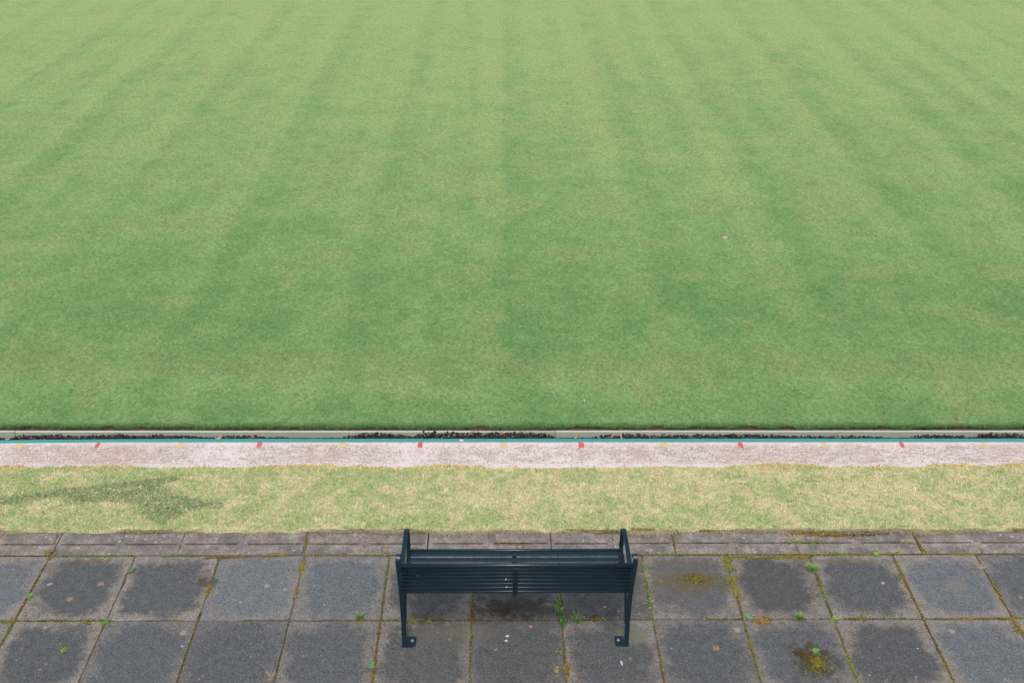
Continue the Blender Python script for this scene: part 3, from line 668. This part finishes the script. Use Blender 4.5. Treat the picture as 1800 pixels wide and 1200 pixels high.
# ------------------------------------------------------------------ moss and weeds in the joints
ORG, OLV, BRN, LIM, YEL_ = (.26, .13, .03), (.12, .11, .03), (.06, .038, .018), (.16, .26, .06), (.27, .22, .055)
GRN = (.12, .30, .06)
segs = [  # px line, half width m, clumps per m, palette weights (org, olv, brn, lim, yel, grn)
 ((0, 978), (90, 978), .007, 160, (.1, .35, .4, .1, .05, 0)), ((80, 975), (98, 968), .016, 900, (.35, .1, 0, .15, .4, 0)), ((82, 983), (100, 974), .018, 600, (.3, .1, 0, .3, .3, 0)),
 ((95, 979), (230, 978), .010, 320, (.05, .3, .1, .3, .05, .2)), ((280, 978), (345, 978), .010, 260, (.05, .2, .1, .3, .05, .3)), ((365, 980), (500, 977), .011, 520, (.42, .2, .25, .03, .1, 0)),
 ((480, 977), (505, 976), .009, 420, (.6, .2, .1, 0, .1, 0)), ((540, 976), (690, 976), .009, 380, (.15, .35, .1, .1, .2, .1)), ((700, 976), (1080, 975), .007, 260, (.1, .4, .2, .1, .15, .05)),
 ((1110, 976), (1270, 976), .009, 360, (.2, .3, .1, .15, .2, .05)), ((1275, 978), (1420, 979), .018, 800, (.35, .15, .05, .15, .25, .05)), ((1380, 976), (1560, 976), .012, 420, (.15, .25, .1, .25, .2, .05)),
 ((1560, 974), (1585, 976), .014, 700, (.3, .3, .1, .1, .2, 0)), ((1590, 977), (1670, 976), .008, 260, (.15, .3, .45, .05, .05, 0)), ((1670, 974), (1720, 976), .011, 520, (.4, .2, .1, .2, .1, 0)), ((1720, 975), (1800, 975), .008, 300, (.2, .2, .3, .2, .1, 0)),
 ((0, 1093), (28, 1093), .012, 420, (.1, .4, .1, .2, .2, 0)), ((25, 1092), (75, 1093), .008, 260, (.05, .4, .3, .15, .1, 0)), ((75, 1092), (190, 1091), .012, 480, (.08, .3, .35, .12, .1, .05)), ((148, 1095), (160, 1096), .016, 800, (.1, .4, .3, 0, .2, 0)),
 ((248, 1088), (320, 1090), .007, 240, (.2, .2, .4, 0, .2, 0)), ((425, 1087), (510, 1087), .006, 200, (.3, .2, .4, .05, .05, 0)), ((560, 1088), (665, 1088), .006, 160, (.3, .2, .4, .05, .05, 0)), ((625, 1090), (640, 1093), .014, 700, (.6, .1, .2, .1, 0, 0)),
 ((668, 1087), (705, 1088), .006, 180, (.05, .5, .3, .1, .05, 0)), ((714, 1086), (733, 1088), .014, 900, (.25, .15, .0, .25, .35, 0)), ((745, 1086), (790, 1087), .014, 700, (.4, .3, .2, 0, .1, 0)), ((752, 1093), (760, 1094), .008, 500, (.1, .1, 0, .4, .4, 0)),
 ((800, 1087), (860, 1088), .008, 320, (.25, .3, .2, .1, .15, 0)), ((880, 1089), (960, 1089), .007, 260, (.3, .1, .5, .05, .05, 0)), ((1020, 1088), (1065, 1090), .009, 400, (.1, .3, .1, .3, .2, 0)), ((1042, 1086), (1060, 1090), .016, 800, (.2, .5, .3, 0, 0, 0)),
 ((1060, 1090), (1085, 1089), .006, 200, (.1, .4, .4, .1, 0, 0)), ((1106, 1088), (1140, 1089), .007, 320, (.05, .5, .1, .25, .1, 0)), ((1235, 1087), (1258, 1088), .011, 650, (.1, .3, .1, .2, .3, 0)), ((1258, 1087), (1305, 1088), .006, 260, (.3, .1, .6, 0, 0, 0)),
 ((1360, 1087), (1380, 1088), .006, 200, (.2, .2, .1, .3, .2, 0)), ((1440, 1087), (1465, 1087), .006, 160, (.1, .4, .4, .1, 0, 0)), ((1485, 1088), (1590, 1087), .008, 300, (.25, .3, .4, .05, 0, 0)), ((1500, 1086), (1525, 1090), .012, 500, (.2, .5, .1, .2, 0, 0)),
 ((1600, 1088), (1700, 1089), .004, 100, (.1, .4, .4, .1, 0, 0)), ((1675, 1087), (1712, 1089), .013, 700, (.25, .3, .05, .1, .3, 0)), ((1712, 1089), (1800, 1090), .009, 380, (.2, .4, .2, .15, .05, 0)),
 # joints running away from the camera
 ((76, 992), (28, 1092), .009, 300, (.1, .4, .3, .15, .05, 0)), ((22, 1096), (0, 1132), .011, 450, (.15, .4, .25, .15, .05, 0)), ((240, 980), (193, 1084), .004, 90, (.2, .3, .3, .1, .1, 0)),
 ((185, 1090), (180, 1100), .016, 800, (0, .1, 0, .5, .1, .3)), ((386, 982), (378, 1018), .007, 260, (.05, .5, .2, .15, .1, 0)), ((372, 1028), (363, 1046), .013, 900, (.3, .3, .1, 0, .3, 0)), ((352, 1075), (350, 1092), .007, 260, (.1, .3, .5, .1, 0, 0)),
 ((345, 1095), (311, 1198), .008, 330, (.2, .4, .35, .05, 0, 0)), ((538, 985), (528, 1012), .015, 1100, (.55, .15, .05, .05, .2, 0)), ((526, 1034), (519, 1052), .018, 1100, (.6, .1, .1, .1, .1, 0)), ((540, 940), (534, 975), .009, 340, (.3, .3, .1, .2, .1, 0)),
 ((508, 1093), (486, 1195), .005, 140, (.1, .2, .6, .05, .05, 0)), ((683, 980), (666, 1085), .009, 320, (.05, .3, .3, .25, .02, .08)), ((665, 1100), (656, 1145), .007, 420, (.3, .2, .5, 0, 0, 0)), ((657, 1142), (653, 1198), .010, 700, (.35, .25, .35, .05, 0, 0)),
 ((829, 1046), (824, 1090), .013, 500, (.35, .25, .25, .1, .05, 0)), ((825, 1095), (822, 1198), .007, 380, (.25, .25, .3, .2, 0, 0)), ((984, 1046), (990, 1105), .014, 420, (.05, .35, .1, .25, .2, .05)), ((993, 1125), (996, 1198), .006, 200, (.1, .3, .3, .2, .1, 0)),
 ((988, 1165), (990, 1190), .016, 700, (.1, .2, .2, .0, .5, 0)), ((1130, 985), (1150, 1100), .009, 340, (.1, .25, .1, .3, .15, .1)), ((1157, 1135), (1172, 1198), .007, 500, (.45, .2, .3, .05, 0, 0)), ((1160, 1163), (1164, 1172), .012, 900, (.8, .1, .1, 0, 0, 0)),
 ((1275, 980), (1289, 1005), .024, 1500, (.25, .15, .1, .35, .15, 0)), ((1278, 1012), (1298, 1048), .026, 1500, (.3, .15, .05, .25, .25, 0)), ((1296, 1050), (1305, 1085), .009, 650, (.4, .25, .3, .05, 0, 0)), ((1308, 1092), (1338, 1195), .008, 480, (.25, .3, .15, .1, .2, 0)),
 ((1428, 1010), (1437, 1030), .013, 700, (.1, .5, .3, 0, .1, 0)), ((1437, 1030), (1450, 1056), .009, 420, (.1, .2, .1, .5, .1, 0)), ((1452, 1060), (1462, 1084), .005, 220, (.3, .2, .4, .1, 0, 0)), ((1463, 1086), (1470, 1095), .016, 900, (.1, .2, .1, .5, .1, 0)),
 ((1472, 1100), (1485, 1145), .008, 500, (.4, .3, .2, .1, 0, 0)), ((1484, 1140), (1512, 1198), .012, 750, (.3, .25, .1, .25, .1, 0)), ((1570, 985), (1625, 1088), .011, 620, (.22, .3, .2, .2, .08, 0)), ((1628, 1092), (1650, 1130), .004, 160, (.4, .2, .4, 0, 0, 0)),
 ((1648, 1132), (1685, 1200), .010, 600, (.25, .35, .15, .1, .15, 0)), ((1715, 982), (1745, 1025), .009, 420, (.25, .25, .2, .25, .05, 0)), ((1742, 1025), (1775, 1088), .014, 800, (.35, .3, .2, .1, .05, 0)), ((1775, 1088), (1800, 1112), .022, 1100, (.25, .3, .1, .15, .2, 0)),
 # kerb joints and slot
 ((101, 940), (95, 958), .005, 200, (.5, .2, .1, 0, .2, 0)), ((1183, 938), (1188, 972), .006, 260, (.3, .2, .1, .2, .2, 0)), ((967, 938), (968, 955), .006, 260, (.6, .2, .1, 0, .1, 0)), ((1606, 938), (1617, 960), .009, 520, (.4, .3, .1, 0, .2, 0)), ((1615, 960), (1630, 975), .013, 700, (.35, .3, .1, .05, .2, 0)),
 ((340+530, 956), (930, 955), .005, 260, (.3, .4, .2, 0, .1, 0)), ((1240, 954), (1300, 954), .003, 60, (.3, .4, .2, .1, 0, 0)),
 ((1385, 937), (1480, 941), .017, 1300, (.5, .2, .1, 0, .2, 0)), ((1440, 943), (1560, 940), .018, 420, (.1, .3, .5, .05, .05, 0)), ((1380, 952), (1450, 953), .009, 420, (.1, .2, .1, .4, .1, .1)), ((1580, 936), (1600, 935), .01, 400, (.6, .2, 0, 0, .2, 0)),
 ((705, 932), (745, 938), .008, 500, (.55, .1, .1, 0, .25, 0)), ((996, 934), (1085, 936), .008, 360, (.5, .1, .1, 0, .3, 0)), ((1110, 933), (1150, 934), .010, 700, (.6, .1, .05, 0, .25, 0)), ((1230, 935), (1290, 936), .008, 420, (.5, .1, .1, 0, .3, 0)), ((1780, 934), (1800, 934), .01, 500, (.7, .1, 0, 0, .2, 0)),
]
PAL = np.array([ORG, OLV, BRN, LIM, YEL_, GRN])
def joint_moss():
    P, Rr, Cc = [], [], []
    for (a, b, hw, den, wts) in segs:
        p, q = at(*a), at(*b)
        if abs(q.y-p.y) > .05 and max(p.y, q.y) < Y_FRONT+.03:              # a joint running away from the camera
            for e in (p, q):
                j = J0+S*round((e.x-J0)/S)
                if abs(e.x-j) < .03: e.x = j
        elif abs(q.y-p.y) < .03:
            for e in (p, q):
                for j in (JY, Y_FRONT, Y_SLOT):
                    if abs(e.y-j) < .02: e.y = j
        Ln = (q-p).length; n = int(Ln*den*4.2)+8
        t = rng.uniform(-.02, 1.02, n); cl = vnoise(t*Ln*28+p.x*7, t*0+p.y*3, 77)
        hwv = hw*(1+.85*cl)*(1+.5*vnoise(t*Ln*90, t*0+3, 79))
        keep = rng.random(n) < .75+.5*cl; t, hwv, cl = t[keep], hwv[keep], cl[keep]; n = len(t)
        d = (q-p).normalized(); off = rng.normal(0, .55, n)*hwv
        X = p.x+(q.x-p.x)*t-d.y*off; Y = p.y+(q.y-p.y)*t+d.x*off
        big = min(1, hw/.012)
        P.append(np.stack([X, Y, np.where(Y > Y_FRONT+.012, .0075, .0)+np.where(Y > Y_KBACK-.02, .010, .0)+.0005+.004*big*np.clip(1-np.abs(off)/hw, -.3, 1)+rng.uniform(-.002, .001, n)], 1))
        Rr.append(rng.uniform(.0016, .0038, n)*(.75+.35*big))
        wv = np.array(wts, float)+.02; wv /= wv.sum()
        idx = rng.choice(6, n, p=wv)
        Cc.append(PAL[idx]*(1+rng.normal(0, .22, (n, 1))))
    # thin line of moss and dirt in every joint out of the measured ones
    tag(lumps('joint_moss', np.concatenate(P), np.concatenate(Rr), np.clip(np.concatenate(Cc), .01, 1), M_MOSS, .75, .2), kind='stuff')
joint_moss()
def joint_weeds():
    X, Y, C3 = [], [], []
    for (a, b, hw, den, wts) in segs:
        g_ = wts[3]+wts[5]*1.5+.04
        p, q = at(*a), at(*b); n = int((q-p).length*den*g_*1.3)
        if n < 2: continue
        t = rng.random(n); t = t[vnoise(t*(q-p).length*14+p.x*5, t*0+p.y, 78) > -.1]; n = len(t)
        X.append(p.x+(q.x-p.x)*t+rng.normal(0, hw*.8, n)); Y.append(p.y+(q.y-p.y)*t+rng.normal(0, hw*.6, n))
    X, Y = np.concatenate(X), np.concatenate(Y); n = len(X)
    c = pick([(.13, .30, .08), (.20, .38, .11), (.10, .24, .07), (.36, .36, .18)], [.35, .3, .2, .15], n)
    tag(blades('joint_weeds', X, Y, np.where(Y > Y_FRONT+.012, .008, .001), rng.uniform(.003, .014, n), rng.uniform(.003, .006, n), rng.uniform(.003, .012, n), c, M_BLADE), kind='stuff')
joint_weeds()
def edge_moss():
    """golden moss creeping along the verge towards the white path"""
    N = 26000; X = rng.uniform(-5.5, 5.5, N)
    f = vnoise(X*2.6, X*0, 81)+.6*vnoise(X*8, X*0, 82)+.25; keep = f > rng.uniform(-.5, .6, N); X, f = X[keep], f[keep]; n = len(X)
    Y = edge_far(X)+rng.normal(-.002, .016, n)+.010*np.clip(f, 0, 1)
    c = pick([(.56, .43, .15), (.62, .52, .22), (.44, .32, .10), (.46, .46, .20)], [.35, .35, .1, .2], n, .18)
    tag(lumps('verge_moss', np.stack([X, Y, .008+rng.uniform(-.003, .006, n)], 1), rng.uniform(.0025, .006, n), c, M_MOSS, .7, .25), kind='stuff')
edge_moss()

# ------------------------------------------------------------------ separate plants and moss cushions
def tuft(px, py, n, h, spread, cols, label, name='grass_tuft', cat='grass tuft', group=None, lean=1.0, z=0.0, w_=.003):
    p = at(px, py); a = rng.uniform(0, 2*np.pi, n); r_ = np.abs(rng.normal(0, spread*.25, n))
    X = r_*np.cos(a); Y = r_*np.sin(a)*.8
    H = h*rng.uniform(.35, 1, n); Lh = spread*rng.uniform(.2, 1, n)*lean
    o = blades(name, X, Y, np.zeros(n), H, rng.uniform(.7, 1.3, n)*w_, Lh, pick(cols, None, n, .18), M_BLADE, a+rng.normal(0, .3, n))
    o.location = (p.x, p.y, z); return tag(o, label, cat, group)
def rosette(px, py, n, r_, cols, label, name='weed', cat='weed', group=None, sx=1, sy=1, leafw=.4):
    p = at(px, py); V = []; Fc = []; Cc = []
    for k in range(n):
        a = rng.uniform(0, 2*np.pi); cx, cy = np.clip(rng.normal(0, .45, 2), -.8, .8)*r_*np.array([sx, sy])*(k > 2)
        L_ = r_*rng.uniform(.25, .6); W_ = L_*leafw; up = rng.uniform(.15, .9)*L_; z0 = rng.uniform(.001, .008)
        d = np.array([math.cos(a), math.sin(a)]); s = np.array([-d[1], d[0]]); b = len(V)
        for (u, v, hh) in ((0, -.12, 0), (0, .12, 0), (.5, .5, .8), (.5, -.5, .8), (1, 0, .7), (.5, 0, .65)):
            q = d*u*L_+s*v*W_; V.append((cx+q[0], cy+q[1], z0+up*hh))
        Fc += [(b, b+1, b+5), (b+1, b+2, b+5), (b+2, b+4, b+5), (b+4, b+3, b+5), (b+3, b, b+5)]
        c = np.array(cols[rng.integers(len(cols))])*(1+rng.normal(0, .18)); Cc += [c]*6
    o = link(name, np_mesh(name, np.array(V), np.array(Fc), np.clip(np.array(Cc), .01, 1)), M_BLADE)
    o.location = (p.x, p.y, .001); return tag(o, label, cat, group)
def cushion(px, py, n, rx, ry, cols, label, group=None, h=.012, rad=.005, ang=0.0, hollow=0.0):
    p = at(px, py); a = rng.uniform(0, 2*np.pi, n); q = np.clip(np.abs(rng.normal(0, .45, n)), 0, 1.05) if not hollow else rng.uniform(.2, 1.2, n)**.8
    X, Y = q*rx*np.cos(a), q*ry*np.sin(a)
    keep = vnoise(X*38+px, Y*38, 91)*.7+.75-q*.55 > rng.uniform(-.1, .6, n); X, Y, q = X[keep], Y[keep], q[keep]; n = len(X)
    X, Y = X*math.cos(ang)-Y*math.sin(ang), X*math.sin(ang)+Y*math.cos(ang)
    Z = h*np.clip(1-q, 0, 1)*rng.uniform(.4, 1, n)
    o = lumps('moss_crumbs' if hollow else 'moss_cushion', np.stack([X, Y, Z], 1), rad*rng.uniform(.5, 1.1, n), np.clip(pick(cols, None, n, .25), .01, 1), M_MOSS, .7, .2)
    o.location = (p.x, p.y, .001)
    if hollow: return tag(o, kind='stuff')
    return tag(o, label, 'moss', group)
LG = [(.22, .42, .12), (.14, .34, .08), (.30, .46, .18), (.40, .44, .22)]
GT = 'grass tufts rooted in the paving joints'; GW = 'small weeds growing in the paving joints'; GM = 'moss cushions on the paving'
tuft(1427, 1000, 420, .035, .050, LG, 'dense bright green grass tuft against the kerb, right of the bench', group=GT)
tuft(1405, 1087, 300, .045, .046, LG+[(.45, .40, .2)], 'bushy green grass tuft on the slab joint, right of the brown moss clump', group=GT)
tuft(1012, 1090, 60, .070, .075, LG[:3], 'thin long bladed grass tuft under the right half of the bench', group=GT, w_=.0035)
tuft(633, 1086, 55, .055, .035, LG[:3], 'upright thin grass tuft in the joint left of the bench leg', group=GT)
tuft(368, 1190, 40, .03, .06, [(.5, .42, .3), (.42, .33, .2)], 'withered straw tuft at the bottom edge, between the slabs left of the bench', name='dead_grass_tuft', cat='dead grass', group='withered straw tufts').location = (at(481, 1190).x, at(481, 1190).y, 0)
tuft(1722, 1000, 34, .03, .09, [(.5, .42, .33), (.42, .34, .25)], 'withered straw strands beside the rightmost slab joint', name='dead_grass_tuft', cat='dead grass', group='withered straw tufts')
tuft(1136, 1013, 40, .02, .06, [(.52, .45, .3), (.45, .36, .22)], 'withered straw tuft beside the right end of the bench back', name='dead_grass_tuft', cat='dead grass', group='withered straw tufts')
tuft(512, 952, 30, .02, .03, LG[:2], 'tiny green tuft on the kerb slot, left part of the kerb', group=GT)
tuft(1590, 953, 50, .02, .045, [(.3, .4, .15), (.5, .45, .28)], 'sparse grass tuft lying over the kerb slot on the right', group=GT)
tuft(1400, 951, 160, .02, .09, [(.3, .4, .15), (.5, .45, .28), (.42, .36, .2)], 'straggly pale grass spreading over the kerb, left of the orange moss', group=GT, lean=.6)
tuft(1500, 944, 120, .02, .14, [(.35, .30, .2), (.5, .44, .3), (.2, .16, .1)], 'brown dead grass spilling on the kerb, right of the orange moss', name='dead_grass_tuft', cat='dead grass', group='withered straw tufts', lean=.5)
tuft(632, 938, 150, .012, .10, [(.62, .53, .40), (.56, .45, .34)], 'pale straw fan hanging over the kerb, left of the bench', name='dead_grass_tuft', cat='dead grass', group='withered straw tufts', lean=.7)
WG = [(.10, .25, .07), (.15, .31, .09), (.08, .20, .06)]
rosette(982, 1068, 150, .055, WG+[(.30, .36, .16)], 'leafy green weed filling the joint under the middle right of the bench', group=GW, sx=.55, sy=1.5)
rosette(990, 1092, 70, .045, WG, 'leafy green weed where two joints cross under the bench', group=GW, sx=.5, sy=1.2)
rosette(1315, 1085, 60, .035, [(.16, .34, .19), (.22, .42, .24)], 'blue green weed rosette left of the brown moss clump', group=GW, leafw=.6)
rosette(1131, 1002, 28, .03, WG, 'bright green weed in the joint beside the right end of the bench', group=GW, sx=.5, sy=1.6)
rosette(1142, 1060, 60, .045, WG+[(.4, .4, .22)], 'straggling green weed in the joint behind the right bench leg', group=GW, sx=.5, sy=1.5)
rosette(1084, 1087, 16, .025, [(.14, .30, .18)], 'three leaved dull green weed beside the right bench leg', group=GW, leafw=.8)
rosette(984, 1147, 40, .03, WG+[(.4, .38, .25)], 'small green weed in the joint below the bench, right of centre', group=GW, sx=1.1)
rosette(653, 1172, 26, .026, [(.12, .42, .16), (.2, .5, .2)], 'vivid green weed at the bottom of the joint left of the bench', group=GW)
rosette(54, 1047, 46, .02, [(.24, .50, .08), (.18, .42, .08)], 'vivid green cushion weed in the leftmost slab joint', group=GW, leafw=.7)
rosette(187, 1092, 50, .022, [(.14, .40, .08), (.1, .32, .07)], 'green weed on the joint crossing at the left', group=GW, leafw=.7)
rosette(112, 1144, 60, .024, [(.20, .40, .07), (.14, .30, .05), (.30, .34, .08)], 'lone green weed growing from a hole in the lower left slab', group=GW, leafw=.6)
rosette(825, 1060, 20, .02, WG, 'small green weed in the joint under the left half of the bench', group=GW)
rosette(825, 1112, 16, .016, [(.12, .40, .12)], 'tiny green weed in the joint below the bench, left of centre', group=GW)
rosette(913, 1083, 24, .022, WG, 'small dark green weed under the middle of the bench', group=GW)
rosette(1466, 1088, 50, .024, [(.26, .46, .10), (.2, .38, .08)], 'lime green weed on the joint crossing right of the bushy tuft', group=GW, leafw=.7)
rosette(1434, 1145, 60, .024, [(.22, .48, .16), (.16, .40, .12)], 'bright green weed at the top of the mossy hollow, lower right', group=GW, leafw=.6)
rosette(1540, 974, 40, .022, [(.24, .50, .10)], 'vivid green weed on the kerb joint at the right', group=GW, leafw=.7)
rosette(1597, 1087, 14, .018, [(.16, .44, .14)], 'tiny green weed on the row joint at the right', group=GW)
rosette(332, 1128, 22, .018, [(.14, .44, .12)], 'tiny vivid green weed in a joint at the lower left', group=GW)
rosette(232, 1003, 110, .030, [(.17, .27, .15), (.20, .31, .18)], 'soft sage green patch on the joint near the upper left slabs', group=GW, leafw=.6, sx=.8, sy=.9)
cushion(1222, 1018, 900, .11, .055, [(.17, .15, .025), (.23, .20, .03), (.12, .10, .02), (.09, .06, .02)], 'olive yellow moss cushion on the slab right of the bench', GM, .012, .005)
cushion(1218, 1024, 500, .24, .12, [(.14, .12, .03), (.09, .07, .03), (.18, .15, .04)], 'scattered moss crumbs ringing the olive cushion right of the bench', None, .003, .0035, 0, 1)
cushion(1436, 1166, 1000, .085, .11, [(.16, .15, .03), (.20, .19, .04), (.12, .10, .02)], 'rounded olive moss cushion in the lower right slab', GM, .016, .005, -.5)
cushion(1415, 1152, 800, .11, .045, [(.07, .05, .015), (.11, .075, .02), (.04, .03, .015)], 'dark brown moss trail left of the olive cushion in the lower right slab', GM, .005, .0045, -.5)
cushion(1341, 1091, 1700, .075, .045, [(.22, .12, .045), (.16, .09, .03), (.28, .17, .07), (.22, .22, .07)], 'rusty brown moss clump on the joint right of the bench', GM, .018, .005)
cushion(1048, 1086, 350, .04, .03, [(.10, .08, .02), (.20, .14, .03), (.16, .17, .03)], 'dark olive moss clump under the right part of the bench', GM, .012, .0045)
cushion(888, 1073, 240, .030, .035, [(.045, .04, .012), (.08, .06, .015)], 'dark moss clump on the slab under the middle of the bench', GM, .008, .0045)
cushion(870, 1068, 160, .13, .05, [(.04, .03, .012), (.10, .05, .02)], 'scattered dark moss crumbs on the slab under the bench', None, .002, .0035, 0, 1)
cushion(978, 1178, 200, .03, .05, [(.38, .28, .12), (.28, .20, .08), (.2, .2, .08)], 'tan moss clump in the joint at the bottom, right of centre', GM, .01, .005)

# ------------------------------------------------------------------ small loose things
def flake(name, p, r_, mat, label, cat, group=None, h=.0012, sx=1, sy=1, ang=0, curl=0.0, seed=0, tilt=0.0):
    r = random.Random(seed); n = 11; V = [(0, 0, h+curl*0)]
    for ring, k in ((0, .55), (1, 1.0)):
        for i in range(n):
            a = 2*math.pi*i/n; q = r_*k*(1+r.uniform(-.18, .18)); x, y = q*math.cos(a)*sx, q*math.sin(a)*sy
            V.append((x*math.cos(ang)-y*math.sin(ang), x*math.sin(ang)+y*math.cos(ang), (h*.8 if ring == 0 else 0)+curl*(k*math.cos(a))**2+tilt*x))
    Fc = [(0, 1+i, 1+(i+1) % n) for i in range(n)]+[(1+i, 1+n+i, 1+n+(i+1) % n, 1+(i+1) % n) for i in range(n)]
    o = link(name, mesh(name, V, Fc, True), mat); o.location = p; return tag(o, label, cat, group)
GD = 'white bird droppings'
flake('bird_dropping', at(892, 1117, .001), .0115, M_WHITE, 'white bird dropping on the slab below the bench, upper of the pair', 'bird dropping', GD, .002, 1, .8, seed=1)
flake('bird_dropping', at(890, 1125.5, .001), .010, M_WHITE, 'white bird dropping on the slab below the bench, lower of the pair', 'bird dropping', GD, .002, 1, .8, seed=2)
flake('bird_dropping', at(1552, 1024, .001), .013, M_GREY, 'pale grey dropping on the slab right of the bushy grass tuft', 'bird dropping', GD, .001, 1, .9, .3, seed=3)
flake('bird_dropping', at(88, 1026, .001), .014, M_GREY, 'smeared white dropping on an upper left slab', 'bird dropping', GD, .0008, 1.3, .8, .5, seed=4)
flake('bird_dropping', at(320, 1135, .001), .011, M_GREY, 'pale dropping beside the tiny vivid weed at the lower left', 'bird dropping', GD, .0008, 1, .8, .5, seed=5)
flake('bird_dropping', at(1613, 1139, .001), .010, M_WHITE, 'small white dropping on a lower right slab', 'bird dropping', GD, .0008, 1.2, .6, -.6, seed=6)
for (k, px, r_, lab, sd_) in ((4, 889.5, .006, 'white dropping on the back of the bench, left of the centre strap, upper', 7), (6, 890.5, .0055, 'white dropping on the back of the bench, left of the centre strap, lower', 8), (3, 733.8, .0035, 'tiny white dropping on the back of the bench near its left end', 9)):
    y, z = bars[k]; y += .006-.0085; z += .0108
    p = at(px, 1000+k*5, z)
    o = flake('bird_dropping', (p.x, y, z), r_, M_WHITE, lab, 'bird dropping', GD, .0014, .8, .9, seed=sd_); o.rotation_euler = (math.radians(38), 0, 0)
flake('petal', at(1275, 418, Z_TURF+.006), .030, M_PINK, 'pale pink petal lying alone on the open lawn', 'petal', None, .004, 1, 1.1, curl=.012, seed=11)
flake('paper_scrap', at(1027, 703, Z_TURF+.005), .011, M_WHITE, 'tiny white scrap on the lawn near the ditch', 'litter', None, .005, .7, 1.3, curl=.006, seed=12)
flake('paper_scrap', at(811, 773.5, .0085), .019, M_WHITE, 'white scrap stuck on top of the teal board', 'litter', None, .002, 1.0, .75, curl=.001, seed=13)
flake('feather', at(1092, 1165, .003), .014, M_WHITE, 'small curled white feather on the slab right of the bench leg', 'feather', None, .001, .45, 1.5, .2, curl=.014, seed=14)
flake('stone_chip', at(1063, 1066, .002), .011, M_PEBBLE, 'orange stone chip on the slab under the right of the bench', 'stone chip', 'orange stone chips on the slabs', .005, 1, .9, seed=15)
flake('stone_chip', at(933, 1100, .002), .010, M_PEBBLE, 'pinkish stone chip on the slab below the bench centre', 'stone chip', 'orange stone chips on the slabs', .005, 1, .9, seed=16)
GL = 'dry leaves lying in the ditch'
for i, (px, py, s, an, lab) in enumerate(((15, 773, .03, .1, 'dry leaf at the bare left end of the ditch'), (53, 771, .022, .4, 'tan dry leaf on the gravel near the left end of the ditch'), (386, 771, .036, .2, 'reddish dry leaf in the ditch above the second red mark from the left'),
        (447, 770, .026, -.5, 'pinkish dry leaf on the gravel right of the second red mark from the left'), (1012, 770, .026, .8, 'dry leaf in the bare ditch above the third red mark from the right'), (1072, 769, .036, .3, 'orange dry leaf on the gravel right of the teal board joint'),
        (1091, 769, .030, 1.4, 'upright tan leaf on the gravel, right of the orange leaf'), (1236, 770, .030, 1.3, 'upright tan leaf on the gravel between two marks on the right'), (1292, 767, .045, -.1, 'long curled tan leaf on top of the gravel'), (1488, 770, .018, -.8, 'tiny pale leaf in the ditch between the last yellow and red marks'))):
    p = at(px, py, -.118)
    p.y = min(max(p.y, Y_T1+.05), Y_BOARD-.05)
    o = flake('dry_leaf', p, s, M_LEAF, lab, 'leaf', GL, .004, 1, .42, an, curl=.02, seed=40+i, tilt=.3)
    o.location.z = -.108
